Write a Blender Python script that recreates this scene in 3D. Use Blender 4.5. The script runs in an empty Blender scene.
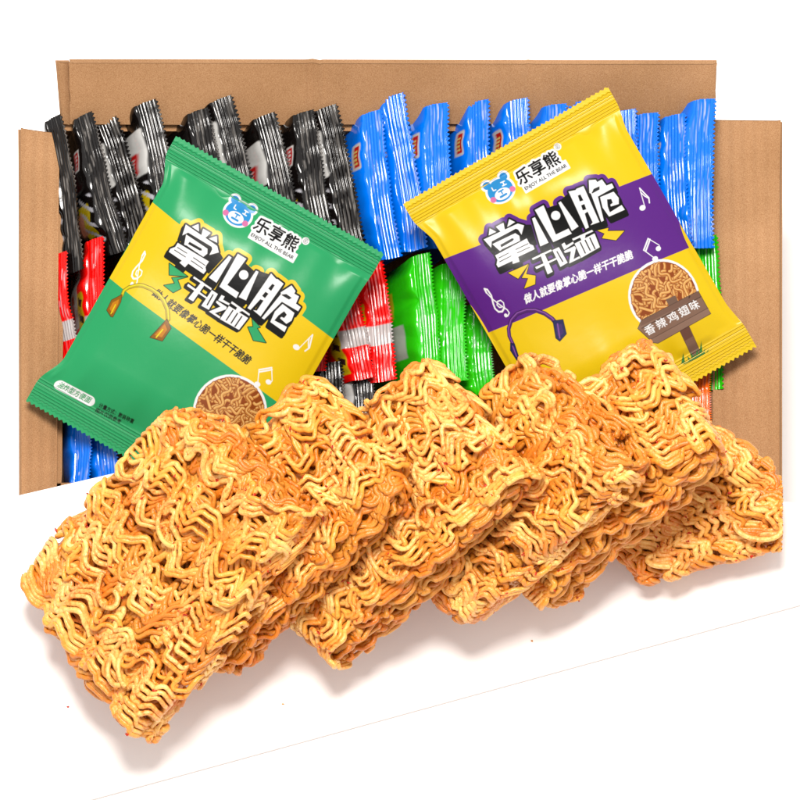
import bpy, math, random
import numpy as np
from mathutils import Vector
C = bpy.context; SC = C.scene; COL = SC.collection
rad = math.radians
# ------------------------------------------------------------------ camera
S = 0.0005                 # metres per photo pixel at the rim plane
H = 0.120                  # height of the box rim
P = rad(76); D = 3.0
fwd = np.array([0, math.cos(P), -math.sin(P)]); rgt = np.array([1., 0, 0]); upv = np.array([0, math.sin(P), math.cos(P)])
CAM = np.array([0, 0, H]) - fwd * D
cd = bpy.data.cameras.new('camera'); cam = bpy.data.objects.new('camera', cd); COL.objects.link(cam)
cam.location = CAM; cam.rotation_euler = (math.pi/2 - P, 0, 0)
cd.sensor_width = 36; cd.lens = 36 * D / (800 * S); cd.clip_start = .05; cd.clip_end = 50
SC.camera = cam
# ------------------------------------------------------------------ light
w = bpy.data.worlds.new('World'); SC.world = w; w.use_nodes = True
w.node_tree.nodes['Background'].inputs[0].default_value = (1, .985, .97, 1)
w.node_tree.nodes['Background'].inputs[1].default_value = .95
def area(name, loc, target, size, power, col=(1, 1, 1)):
    l = bpy.data.lights.new(name, 'AREA'); l.shape = 'DISK'; l.size = size; l.energy = power; l.color = col
    o = bpy.data.objects.new(name, l); COL.objects.link(o); o.location = loc
    o.rotation_euler = (Vector(target) - Vector(loc)).to_track_quat('-Z', 'Y').to_euler()
    return o
area('key_softbox', (-.05, .26, 1.80), (0, 0, .1), .50, 44, (1, .965, .92))
SC.view_settings.view_transform = 'Standard'; SC.view_settings.look = 'None'
SC.view_settings.exposure = 0; SC.view_settings.gamma = 1
SC.render.engine = 'CYCLES'; SC.cycles.max_bounces = 8; SC.cycles.diffuse_bounces = 5
K = 2.05                   # how bright a white card lies in this light
rng = np.random.default_rng(7); random.seed(7)

def unproj(px, py, z):
    """point of height z seen at photo pixel (px, py)"""
    px = np.asarray(px, float); py = np.asarray(py, float); z = np.asarray(z, float)
    d = fwd * D + rgt * ((px - 400) * S)[..., None] + upv * (-(py - 400) * S)[..., None]
    t = (z - CAM[2]) / d[..., 2]
    return CAM + d * t[..., None]
def V(px, py, z): return unproj(px, py, z)

def lin(c):
    c = np.asarray(c, float) / 255.
    return np.where(c <= .04045, c / 12.92, ((c + .055) / 1.055) ** 2.4)
def alb(c, k=None): return np.clip(lin(c) / (k or K), 0, .86)

# ------------------------------------------------------------------ helpers
def link_mesh(name, verts, faces, mats=(), parent=None, smooth=True, col=None, midx=None):
    me = bpy.data.meshes.new(name)
    verts = np.asarray(verts, np.float32)
    if isinstance(faces, np.ndarray):
        n = len(faces); k = faces.shape[1]
        me.vertices.add(len(verts)); me.vertices.foreach_set('co', verts.ravel())
        me.loops.add(n * k); me.loops.foreach_set('vertex_index', faces.astype(np.int32).ravel())
        me.polygons.add(n); me.polygons.foreach_set('loop_start', np.arange(0, n * k, k, dtype=np.int32))
        me.update(calc_edges=True)
    else:
        me.from_pydata([tuple(map(float, v)) for v in verts], [], [tuple(map(int, f)) for f in faces])
    for m in mats: me.materials.append(m)
    me.polygons.foreach_set('use_smooth', np.full(len(me.polygons), bool(smooth)))
    if midx is not None: me.polygons.foreach_set('material_index', np.asarray(midx, np.int32))
    if col is not None:
        a = me.color_attributes.new('print', 'FLOAT_COLOR', 'POINT')
        c4 = np.ones((len(verts), 4), np.float32); c4[:, :3] = col
        a.data.foreach_set('color', c4.ravel())
    me.update()
    o = bpy.data.objects.new(name, me); COL.objects.link(o)
    if parent is not None: o.parent = parent
    return o
def tag(o, label=None, cat=None, group=None, kind=None):
    if label: o['label'] = label
    if cat: o['category'] = cat
    if group: o['group'] = group
    if kind: o['kind'] = kind
    return o
def empty(name, loc=(0, 0, 0)):
    o = bpy.data.objects.new(name, None); COL.objects.link(o); o.location = tuple(map(float, loc)); o.empty_display_size = .01
    return o
def grid_faces(nu, nv, off=0, flip=False):
    i = np.arange(nu - 1)[:, None]; j = np.arange(nv - 1)[None, :]
    a = (i * nv + j + off).ravel(); b = a + 1; c = a + nv + 1; d = a + nv
    f = np.stack([a, d, c, b] if flip else [a, b, c, d], 1)
    return f

def new_mat(name):
    m = bpy.data.materials.new(name); m.use_nodes = True
    return m, m.node_tree.nodes, m.node_tree.links, m.node_tree.nodes['Principled BSDF']
def film_mat(name, rough=.3, coat=.0, bump=.0, scale=300, spec=.5, metal=0):
    m, n, l, b = new_mat(name)
    a = n.new('ShaderNodeAttribute'); a.attribute_name = 'print'
    l.new(a.outputs['Color'], b.inputs['Base Color'])
    b.inputs['Roughness'].default_value = rough; b.inputs['Coat Weight'].default_value = coat
    b.inputs['Coat Roughness'].default_value = .12; b.inputs['Specular IOR Level'].default_value = spec
    b.inputs['Metallic'].default_value = metal
    if bump:
        t = n.new('ShaderNodeTexNoise'); t.inputs['Scale'].default_value = scale; t.inputs['Detail'].default_value = 3
        tc = n.new('ShaderNodeTexCoord'); l.new(tc.outputs['Object'], t.inputs['Vector'])
        bp = n.new('ShaderNodeBump'); bp.inputs['Strength'].default_value = bump; bp.inputs['Distance'].default_value = .001
        l.new(t.outputs['Fac'], bp.inputs['Height']); l.new(bp.outputs['Normal'], b.inputs['Normal'])
    return m
M_film = film_mat('printed_film', rough=.30, bump=.10, scale=120, spec=.16)
M_foil = film_mat('crinkled_foil', rough=.15, bump=.30, scale=110, spec=.38)

def white_mat(name, c, rough=.6):
    m, n, l, b = new_mat(name)
    t = n.new('ShaderNodeTexNoise'); t.inputs['Scale'].default_value = 40; t.inputs['Detail'].default_value = 4
    r = n.new('ShaderNodeValToRGB'); r.color_ramp.elements[0].color = (*[x * .97 for x in c], 1); r.color_ramp.elements[1].color = (*c, 1)
    tc = n.new('ShaderNodeTexCoord'); l.new(tc.outputs['Object'], t.inputs['Vector'])
    l.new(t.outputs['Fac'], r.inputs[0]); l.new(r.outputs[0], b.inputs['Base Color'])
    b.inputs['Roughness'].default_value = rough; b.inputs['Specular IOR Level'].default_value = .25
    return m
M_table = white_mat('white_tabletop', (.95, .95, .95))
M_board = white_mat('white_board_paint', (.90, .85, .825), .45)

def cardboard():
    m, n, l, b = new_mat('kraft_cardboard')
    tc = n.new('ShaderNodeTexCoord')
    t = n.new('ShaderNodeTexNoise'); t.inputs['Scale'].default_value = 2300; t.inputs['Detail'].default_value = 2; t.inputs['Roughness'].default_value = .7
    t2 = n.new('ShaderNodeTexNoise'); t2.inputs['Scale'].default_value = 22; t2.inputs['Detail'].default_value = 5
    for x in (t, t2): l.new(tc.outputs['Object'], x.inputs['Vector'])
    r = n.new('ShaderNodeValToRGB')
    r.color_ramp.elements[0].position = .36; r.color_ramp.elements[1].position = .64
    r.color_ramp.elements[0].color = (*alb((198, 144, 98)), 1); r.color_ramp.elements[1].color = (*alb((236, 184, 136)), 1)
    l.new(t.outputs['Fac'], r.inputs[0])
    r2 = n.new('ShaderNodeValToRGB'); r2.color_ramp.elements[0].position = .3; r2.color_ramp.elements[1].position = .7
    r2.color_ramp.elements[0].color = (.80, .77, .72, 1); r2.color_ramp.elements[1].color = (1, 1, 1, 1)
    l.new(t2.outputs['Fac'], r2.inputs[0])
    mx = n.new('ShaderNodeMix'); mx.data_type = 'RGBA'; mx.blend_type = 'MULTIPLY'; mx.inputs[0].default_value = 1
    l.new(r.outputs[0], mx.inputs[6]); l.new(r2.outputs[0], mx.inputs[7]); l.new(mx.outputs[2], b.inputs['Base Color'])
    wv = n.new('ShaderNodeTexWave'); wv.bands_direction = 'X'; wv.inputs['Scale'].default_value = 55; wv.inputs['Distortion'].default_value = .6
    l.new(tc.outputs['Object'], wv.inputs['Vector'])
    bp = n.new('ShaderNodeBump'); bp.inputs['Strength'].default_value = .30; bp.inputs['Distance'].default_value = .0008
    l.new(wv.outputs['Fac'], bp.inputs['Height'])
    bp2 = n.new('ShaderNodeBump'); bp2.inputs['Strength'].default_value = .25; bp2.inputs['Distance'].default_value = .0004
    l.new(t.outputs['Fac'], bp2.inputs['Height']); l.new(bp.outputs['Normal'], bp2.inputs['Normal'])
    l.new(bp2.outputs['Normal'], b.inputs['Normal'])
    b.inputs['Roughness'].default_value = .9; b.inputs['Specular IOR Level'].default_value = .15
    return m
M_card = cardboard()

def noodle_mat():
    m, n, l, b = new_mat('fried_noodle')
    tc = n.new('ShaderNodeTexCoord')
    at = n.new('ShaderNodeAttribute'); at.attribute_name = 'print'
    def noise(sc, det=3, ro=.6):
        t = n.new('ShaderNodeTexNoise'); t.inputs['Scale'].default_value = sc; t.inputs['Detail'].default_value = det; t.inputs['Roughness'].default_value = ro
        l.new(tc.outputs['Object'], t.inputs['Vector']); return t
    def ramp(src, p0, p1, c0=(0, 0, 0, 1), c1=(1, 1, 1, 1)):
        r = n.new('ShaderNodeValToRGB'); r.color_ramp.elements[0].position = p0; r.color_ramp.elements[1].position = p1
        r.color_ramp.elements[0].color = c0; r.color_ramp.elements[1].color = c1; l.new(src, r.inputs[0]); return r
    def mix(f, a, c):
        x = n.new('ShaderNodeMix'); x.data_type = 'RGBA'; l.new(f, x.inputs[0]); l.new(a, x.inputs[6])
        if isinstance(c, tuple): x.inputs[7].default_value = c
        else: l.new(c, x.inputs[7])
        return x.outputs[2]
    dust = noise(55, 6, .7); dr = ramp(dust.outputs['Fac'], .37, .60)
    grain = noise(520, 3, .7); gr = ramp(grain.outputs['Fac'], .42, .66)
    mm = n.new('ShaderNodeMath'); mm.operation = 'MULTIPLY'; l.new(dr.outputs[0], mm.inputs[0]); l.new(gr.outputs[0], mm.inputs[1])
    m2 = n.new('ShaderNodeMath'); m2.operation = 'MULTIPLY_ADD'; l.new(dr.outputs[0], m2.inputs[0]); m2.inputs[1].default_value = .34
    mm2 = n.new('ShaderNodeMath'); mm2.operation = 'MULTIPLY'; l.new(mm.outputs[0], mm2.inputs[0]); mm2.inputs[1].default_value = .80
    l.new(mm2.outputs[0], m2.inputs[2])
    c1 = mix(m2.outputs[0], at.outputs['Color'], (.62, .135, .006, 1))
    # fine pepper of seasoning everywhere
    g2 = ramp(noise(700, 2, .6).outputs['Fac'], .56, .66)
    m3 = n.new('ShaderNodeMath'); m3.operation = 'MULTIPLY'; l.new(g2.outputs[0], m3.inputs[0]); m3.inputs[1].default_value = .6
    c2 = mix(m3.outputs[0], c1, (.62, .22, .03, 1))
    l.new(c2, b.inputs['Base Color'])
    b.inputs['Roughness'].default_value = .36; b.inputs['Specular IOR Level'].default_value = .5
    b.inputs['Subsurface Weight'].default_value = .0
    bp = n.new('ShaderNodeBump'); bp.inputs['Strength'].default_value = .6; bp.inputs['Distance'].default_value = .0008
    l.new(grain.outputs['Fac'], bp.inputs['Height']); l.new(bp.outputs['Normal'], b.inputs['Normal'])
    return m
M_noodle = noodle_mat()
def plain(name, c, rough=.5):
    m, n, l, b = new_mat(name)
    t = n.new('ShaderNodeTexNoise'); t.inputs['Scale'].default_value = 600
    r = n.new('ShaderNodeValToRGB'); r.color_ramp.elements[0].color = (*[x * .7 for x in c], 1); r.color_ramp.elements[1].color = (*c, 1)
    l.new(t.outputs['Fac'], r.inputs[0]); l.new(r.outputs[0], b.inputs['Base Color']); b.inputs['Roughness'].default_value = rough
    return m
M_chili = plain('chili_flake', (.60, .03, .008))

# ------------------------------------------------------------------ setting: table, board, plinth
ZB = H + .017                                   # top of the white board
T_ = 3.0
tb = link_mesh('table', [(-T_, -T_, 0), (T_, -T_, 0), (T_, T_, 0), (-T_, T_, 0)], [(0, 1, 2, 3)], [M_table], smooth=False); tb['kind'] = 'structure'

def prism(name, poly_xy, z0, z1, mat, parent=None, bevel=0):
    n = len(poly_xy)
    v = [(x, y, z0) for x, y in poly_xy] + [(x, y, z1) for x, y in poly_xy]
    f = [tuple(range(n))[::-1], tuple(range(n, 2 * n))] + [(i, (i + 1) % n, n + (i + 1) % n, n + i) for i in range(n)]
    o = link_mesh(name, v, f, [mat], parent, smooth=False)
    if bevel:
        b = o.modifiers.new('bevel', 'BEVEL'); b.width = bevel; b.segments = 3
    return o
bp_px = [(-120, 528), (19, 494.5), (105, 474.5), (222, 447), (900, 512), (900, 577), (150, 783), (-120, 857)]
board_poly = [tuple(V(x, y, ZB)[:2]) for x, y in bp_px][::-1]
bd = prism('serving_board', board_poly, ZB - .0040, ZB, M_board, bevel=.0018)
tag(bd, 'large white board under the row of fried noodle cakes', 'serving board')
pl_px = [(-900, 760), (19, 530), (230, 490), (716, 540), (1900, 640), (1900, 1900), (-900, 1900)]
pl = prism('white_ledge', [tuple(V(x, y, ZB)[:2]) for x, y in pl_px][::-1], .0, ZB - .0036, M_board)
tag(pl, 'wide white ledge under the white board, in front of the box', 'ledge')

# ------------------------------------------------------------------ cardboard box
box = empty('cardboard_box', (0, V(400, 300, H)[1], 0))
tag(box, 'open brown cardboard box packed with snack packets, flaps folded out', 'box')
bx0 = np.array(box.location)
TLb, TRb, BRb, BLb = [V(x, y, H) for x, y in ((57, 124), (715, 124), (714, 506), (54, 490))]
def quad_panel(name, a, b, c, d, th, parent, nu=24, nv=8, bulge=0, seed=0, creases=()):
    """corrugated sheet with thickness through four 3D corners a b c d (a-b along u, a-d along v), thickness to the back"""
    a, b, c, d = [np.array(p, float) for p in (a, b, c, d)]
    u = np.linspace(0, 1, nu)[:, None, None]; v = np.linspace(0, 1, nv)[None, :, None]
    p = (1-u)*(1-v)*a + u*(1-v)*b + u*v*c + (1-u)*v*d
    n = np.cross(b - a, d - a); n /= np.linalg.norm(n)
    r = np.random.default_rng(seed); ph = r.uniform(0, 6, 4)
    wob = bulge * (np.sin(3.1*u + ph[0]) * np.sin(2.3*v + ph[1]) + .5*np.sin(7*u + ph[2]) * v)
    for uc, wc, hc_ in creases: wob = wob + hc_*np.exp(-((u - uc)/wc)**2)
    front = p + n * wob; back = front - n * th
    vs = np.concatenate([front.reshape(-1, 3), back.reshape(-1, 3)]) - bx0
    N = nu * nv
    f = [grid_faces(nu, nv, 0, True), grid_faces(nu, nv, N, False)]
    e = []
    for i in range(nu - 1):
        e += [(i*nv, (i+1)*nv, (i+1)*nv+N, i*nv+N), ((i+1)*nv+nv-1, i*nv+nv-1, i*nv+nv-1+N, (i+1)*nv+nv-1+N)]
    for j in range(nv - 1):
        e += [(j+1, j, j+N, j+1+N), ((nu-1)*nv+j, (nu-1)*nv+j+1, (nu-1)*nv+j+1+N, (nu-1)*nv+j+N)]
    o = link_mesh(name, vs, np.concatenate(f + [np.array(e)]), [M_card], parent, smooth=False)
    bv = o.modifiers.new('bevel', 'BEVEL'); bv.width = .0004; bv.segments = 2; bv.limit_method = 'ANGLE'; bv.angle_limit = rad(50)
    return o
def dn(p, z=0.004): return np.array([p[0], p[1], z])
TH = .0035
quad_panel('wall', TLb, TRb, dn(TRb), dn(TLb), TH, box, bulge=.0004, seed=1)      # back (faces the viewer)
quad_panel('wall', TRb, BRb, dn(BRb), dn(TRb), TH, box, bulge=.0004, seed=2)      # right
quad_panel('wall', BRb, BLb, dn(BLb), dn(BRb), TH, box, bulge=.0004, seed=3)      # front
quad_panel('wall', BLb, TLb, dn(TLb), dn(BLb), TH, box, bulge=.0004, seed=4)      # left
quad_panel('bottom_panel', dn(BLb), dn(BRb), dn(TRb), dn(TLb), .003, box)
e3 = np.array([0, 0, 1.])
# flaps
ztop = H + .024
fl = quad_panel('flap', V(70, 60.5, ztop), V(716, 60, ztop), V(714, 121.5, H + .002), V(71, 120, H + .002), TH, box, nu=190, bulge=.0009, seed=5, creases=((.375, .006, .0009), (.385, .003, -.0008), (.71, .004, .0005)))
tag(fl, 'tall back flap standing up')
fs = quad_panel('flap_tab', V(56, 61, ztop + .001), V(68.5, 61, ztop - .004), V(73, 124, H + .001), V(61, 122, H + .004), .002, box, nu=5, bulge=0, seed=6)
quad_panel('flap', V(19, 130, H + .010), V(56, 135.5, H + .001), V(53.5, 540, H + .001), V(19, 545, H + .008), TH, box, bulge=.0006, seed=7)
quad_panel('flap', V(715.5, 122, H + .001), V(781.5, 122.5, H + .010), V(781.5, 560, H + .008), V(714.5, 548, H + .001), TH, box, bulge=.0006, seed=8)

# ------------------------------------------------------------------ foil packets in the box
def smooth01(x): x = np.clip(x, 0, 1); return x*x*(3-2*x)
def packet_mesh(kind, seed, L=.075, Hh=.084, T=.012, lean=24):
    r = np.random.default_rng(seed)
    u = np.concatenate([np.linspace(0, .80, 34, endpoint=False), np.linspace(.80, 1, 42)])
    nv = 170; v = np.linspace(-1, 1, nv)
    U, VV = np.meshgrid(u, v, indexing='ij')
    crimp = smooth01((U - .855) / .02)
    prof = np.sin(np.pi * np.clip(U / .87, 0, 1)) ** .55
    th = T * .5 * prof * (1 - np.abs(VV) ** 3.0)
    halfw = L/2 * (1 - .075 * np.sin(np.pi*np.clip(U/.9, 0, 1))**.8)
    # folds fanning out below the crimp
    wr = np.zeros_like(U)
    for k in range(9):
        f = r.uniform(6, 26); wr += r.uniform(.3, 1) / (1 + f/14) * np.sin(f * VV * (1 + .25*(1-U)*r.uniform(-1, 1)) + r.uniform(0, 6))
    wr = wr + .9*np.abs(np.sin(5*VV + 3*U + r.uniform(0, 6))) + .7*np.abs(np.sin(9*VV - 7*U + r.uniform(0, 6)))
    wr *= .00075 * np.exp(-np.abs(U - .86) / .22)
    big = .0016 * np.sin(2.2*VV + r.uniform(0, 6)) * U
    rid = .00038 * np.sin((U - .875) / .125 * 2*np.pi * 5.5) * crimp * (U < .995)
    cw = sum(np.sin(VV*f_ + r.uniform(0, 6) + 2*np.sin(VV*r.uniform(2, 5) + r.uniform(0, 6))) * a_ for f_, a_ in ((4, .0007), (8.3, .0003), (15, .00010)))
    nx = big + wr * (1 - .9*crimp) + cw * crimp * (U - .85) * 5
    # centre line: leans, then the crimp folds over further
    a0 = rad(lean); fold = rad(r.uniform(30, 46))
    ang = a0 + fold * smooth01((u - .80) / .12)
    du = np.diff(u, prepend=0) * Hh
    cx = np.cumsum(np.sin(ang) * du); cz = np.cumsum(np.cos(ang) * du)
    tx, tz = np.sin(ang), np.cos(ang); nxx, nzz = -np.cos(ang), np.sin(ang)      # normal towards upper left
    per = 2*np.pi * 17
    zig = (2/np.pi * np.arcsin(np.sin(per * VV))) * .0009
    z_end = zig * smooth01((U - .985) / .015)
    skew = r.uniform(-.0035, .0035)
    out = []; cols = []
    for side in (1, -1):
        off = side * th + nx + rid + side * .00015
        X = cx[:, None] + tx[:, None] * z_end + nxx[:, None] * off
        Z = cz[:, None] + tz[:, None] * z_end + nzz[:, None] * off + .0010*VV*skew/.0035*crimp
        Y = halfw * VV + skew * (U - .5)
        out.append(np.stack([X, Y, Z], -1).reshape(-1, 3))
    base = {'black': (16, 12, 11), 'blue': (0, 116, 240), 'red': (244, 12, 10), 'green': (44, 200, 14), 'orange': (252, 108, 22)}[kind]
    c = np.tile(alb(base, 1.4), (U.size, 1)).reshape(*U.shape, 3)
    def put(mask, rgb):
        m = mask[..., None]; c[:] = c*(1-m) + alb(rgb)*m
    def rr(u0, u1, v0, v1, s=.02):
        du_ = np.maximum(u0 - U, U - u1); dv_ = np.maximum(v0 - VV, VV - v1) * .5
        d = np.hypot(np.maximum(du_, 0), np.maximum(dv_, 0))
        return np.clip(1 - (d - s*.6) / (s*.6), 0, 1)
    if kind == 'black':
        o = r.uniform(-.10, .10)
        if r.random() < .72:
            put(rr(.58, .84, .08 + o, .66 + o), (238, 236, 232)); put(rr(.66, .76, .12 + o, .36 + o), (214, 20, 22))
            for q in range(4): put(rr(.70, .725, .14 + o + q*.055, .155 + o + q*.055, .006), (250, 230, 226))
        else: put(rr(.775, .82, .36 + o, .62 + o, .012), (238, 230, 226)); put(rr(.782, .815, .38 + o, .60 + o, .008), (206, 18, 24))
        for q in range(4): put(rr(.79, .805, .39 + o + q*.055, .405 + o + q*.055, .005), (250, 236, 232))
        put(rr(.66, .80, -.62, -.22), (236, 206, 22)); put(rr(.60, .68, -.55, -.30), (232, 150, 120))
        zz = np.abs(((VV*9 + U*14) % 2) - 1); put(rr(.70, .83, -.75, -.1, .02) * (zz < .3), (226, 224, 232))
    elif kind == 'blue':
        put(rr(.76, .82, .30, .62, .012), (232, 226, 220)); put(rr(.768, .812, .33, .59, .008), (216, 30, 20))
        for q in range(4): put(rr(.78, .80, .36 + q*.055, .375 + q*.055, .005), (250, 226, 120))
        put(rr(.35, .60, -.5, .3), (240, 210, 30))
    elif kind == 'red':
        put(rr(.45, .74, -.2, .62), (232, 228, 224)); put(rr(.55, .63, -.05, .30), (196, 20, 22))
        put(rr(.76, .83, -.85, .25, .01), (240, 206, 24))
        zz = np.abs(((VV*8 + U*10) % 2) - 1); put(rr(.77, .82, -.8, .2, .01) * (zz < .45), (60, 30, 30))
        put(rr(.84, 1, -.42, -.12, .004), (226, 214, 212))
    elif kind == 'green':
        put(rr(.45, .72, -.6, -.1), (220, 232, 214)); put(rr(.50, .60, .1, .5), (240, 214, 30))
    elif kind == 'orange':
        put(rr(.55, .8, -.5, .3), (238, 232, 228)); put(rr(.6, .75, -.2, .1), (210, 20, 30))
    # gloss painted into the crimp's colour: thin bright glints along its ridges
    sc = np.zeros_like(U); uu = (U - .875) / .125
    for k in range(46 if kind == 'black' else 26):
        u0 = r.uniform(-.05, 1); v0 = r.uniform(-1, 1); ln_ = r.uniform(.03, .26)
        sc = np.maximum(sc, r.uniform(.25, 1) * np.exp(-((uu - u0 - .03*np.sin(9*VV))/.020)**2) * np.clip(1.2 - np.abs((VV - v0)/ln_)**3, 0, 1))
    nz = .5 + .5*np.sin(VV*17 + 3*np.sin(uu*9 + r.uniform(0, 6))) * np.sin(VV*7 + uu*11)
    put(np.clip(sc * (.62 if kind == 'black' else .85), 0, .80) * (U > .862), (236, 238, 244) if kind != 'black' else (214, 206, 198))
    N = U.size
    f1 = grid_faces(len(u), nv, 0, True); f2 = grid_faces(len(u), nv, N, False)
    top = np.array([cx[-1], 0, cz[-1]]); cc = c.reshape(-1, 3); res = []
    ib = int(np.searchsorted(u, .862))
    for nm, r0, r1 in (('pack_body', 0, ib + 1), ('crimped_seal', ib, len(u))):
        sl = slice(r0*nv, r1*nv); n_ = (r1 - r0)*nv
        vs = np.concatenate([out[0][sl], out[1][sl]]) - top          # origin = middle of the crimp edge
        f1 = grid_faces(r1 - r0, nv, 0, True); f2 = grid_faces(r1 - r0, nv, n_, False)
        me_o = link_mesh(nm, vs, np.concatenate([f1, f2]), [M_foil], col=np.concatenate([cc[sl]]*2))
        res.append((nm, me_o.data)); bpy.data.objects.remove(me_o)
    return res
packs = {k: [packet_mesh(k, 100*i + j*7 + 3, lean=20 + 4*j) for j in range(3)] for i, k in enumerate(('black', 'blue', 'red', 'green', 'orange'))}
L0 = .075
pcount = {}
def packet(kind, p0, p1, z, label, var=None, zt=0.0, roll=0.0):
    """crimp line from photo pixel p0 (far end) to p1 (near end); z = height of the crimp edge"""
    a = V(*p0, z + zt); b = V(*p1, z)
    i = pcount.get(kind, 0); pcount[kind] = i + 1
    me = packs[kind][i % 3 if var is None else var]
    y = a - b; ln = np.linalg.norm(y); y /= ln
    x = np.cross(y, e3); x /= np.linalg.norm(x)        # to the right
    zz = np.cross(x, y)
    ca, sa = math.cos(roll), math.sin(roll)
    x2 = x*ca - zz*sa; z2 = x*sa + zz*ca
    root = empty('snack_packet', (a + b) / 2)
    tag(root, label, 'snack packet', {'black': 'black snack packets filed in the box', 'blue': 'blue snack packets filed in the box', 'red': 'red snack packets filed in the box', 'green': 'green snack packets filed in the box', 'orange': None}[kind])
    from mathutils import Matrix
    s = ln / L0
    for nm, m_ in me:
        o = bpy.data.objects.new(nm, m_); COL.objects.link(o); o.parent = root
    root.matrix_world = Matrix(((x2[0], y[0]*s, z2[0], root.location[0]), (x2[1], y[1]*s, z2[1], root.location[1]), (x2[2], y[2]*s, z2[2], root.location[2]), (0, 0, 0, 1)))
    return root
# back row: black. (far end, near end) of the jagged crimp edge in photo pixels, set on real heights
R1 = H + .014
rows = [
 ('black', (62, 113), (86, 268), R1 - .004, 'black foil packet jammed against the left wall of the box, leftmost in the back row', 0),
 ('black', (90, 108), (130, 246), R1, 'black foil packet with wide silvery crimp, second from the left in the back row', 1),
 ('black', (117, 116), (158, 252), R1 - .010, 'black foil packet with a darker crimp, third from the left in the back row', 2),
 ('black', (157, 98), (186, 238), R1, 'black foil packet with raised crimp just left of the upper corner of the green pouch', 0),
 ('black', (207, 104), (238, 240), R1, 'black foil packet behind the upper corner of the green pouch', 1),
 ('black', (232, 95), (266, 235), R1 + .002, 'black foil packet with pointed tip and red oval, tallest tip above the green pouch', 2),
 ('black', (276, 111), (306, 248), R1, 'black foil packet with striped crimp above the logo of the green pouch', 0),
 ('black', (313, 106), (338, 246), R1 + .002, 'black foil packet with wide silvery crimp, second to the left of the blue packets', 1),
 ('black', (337, 104), (368, 250), R1 - .002, 'black foil packet beside the first blue packet', 2),
 ('blue', (381, 106), (401, 254), R1 + .002, 'blue foil packet beside the last black packet, leftmost blue one in the back row', 0),
 ('blue', (405, 96), (428, 250), R1 - .002, 'blue foil packet second from the left among the blue ones', 1),
 ('blue', (447, 100), (456, 245), R1, 'blue foil packet above the left corner of the yellow pouch', 2),
 ('blue', (488, 96), (496, 240), R1, 'blue foil packet with broad crimp above the upper seal of the yellow pouch', 0),
 ('blue', (529, 101), (534, 240), R1, 'blue foil packet half hidden behind the middle of the yellow seal', 1),
 ('blue', (566, 101), (570, 240), R1, 'blue foil packet mostly hidden behind the yellow seal, with a low tip', 2),
 ('blue', (589, 97), (593, 240), R1, 'blue foil packet showing a small tip above the yellow seal', 0),
 ('blue', (637, 112), (640, 248), R1 - .006, 'blue foil packet just right of the upper right corner of the yellow pouch', 1),
 ('blue', (658, 110), (662, 246), R1 - .004, 'narrow blue foil packet third from the right wall of the box', 2),
 ('blue', (685, 110), (692, 248), R1, 'blue foil packet second from the right wall of the box', 0),
 ('blue', (715, 96), (713, 246), R1 + .004, 'blue foil packet pressed against the right wall of the box', 2),
]
R2 = H + .004
rows += [
 ('red', (66, 250), (80, 372), R2, 'red foil packet with a white stripe, against the left wall of the box', 1),
 ('red', (103, 236), (112, 372), R2 + .002, 'red foil packet left of the green pouch with a pale printed band', 0),
 ('red', (330, 250), (326, 372), R2 - .006, 'red foil packet under the right corner of the green pouch', 2),
 ('red', (356, 262), (374, 376), R2, 'red foil packet with wide crimp between the green pouch and the noodles', 1),
 ('red', (382, 252), (397, 380), R2 - .002, 'red foil packet next to the first green packet', 2),
 ('green', (433, 250), (440, 374), R2 + .004, 'bright green foil packet leftmost, beside the red ones', 0),
 ('green', (463, 258), (468, 378), R2 + .002, 'bright green foil packet with white glints left of the yellow pouch', 1),
 ('green', (488, 300), (497, 392), R2 - .002, 'green foil packet partly hidden by the left edge of the yellow pouch', 2),
 ('green', (720, 232), (722, 386), R2 + .002, 'green foil packet standing by the right wall of the box', 0),
 ('green', (694, 262), (697, 388), R2 - .002, 'green foil packet whose end shows below the yellow pouch', 1),
]
R3 = H - .004
rows += [
 ('blue', (88, 372), (88, 488), R3 + .008, 'blue foil packet below the green pouch at the left wall of the box', 1),
 ('blue', (116, 372), (120, 488), R3 + .006, 'blue foil packet below the green pouch beside the noodle cake', 2),
 ('black', (341, 358), (350, 470), R3, 'black foil packet in the gap between two noodle cakes, left one', 1),
 ('black', (372, 358), (378, 470), R3 - .002, 'black foil packet in the gap between two noodle cakes, right one', 0),
 ('orange', (711, 372), (713, 455), R3 + .008, 'orange foil packet below the yellow pouch by the right flap', 1),
]
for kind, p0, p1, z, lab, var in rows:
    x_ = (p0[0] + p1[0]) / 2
    packet(kind, p0, p1, z, lab, var, zt=.004, roll=-rad(np.clip(26 * (1 - (x_ - 60) / 95), 0, 26)))

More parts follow.
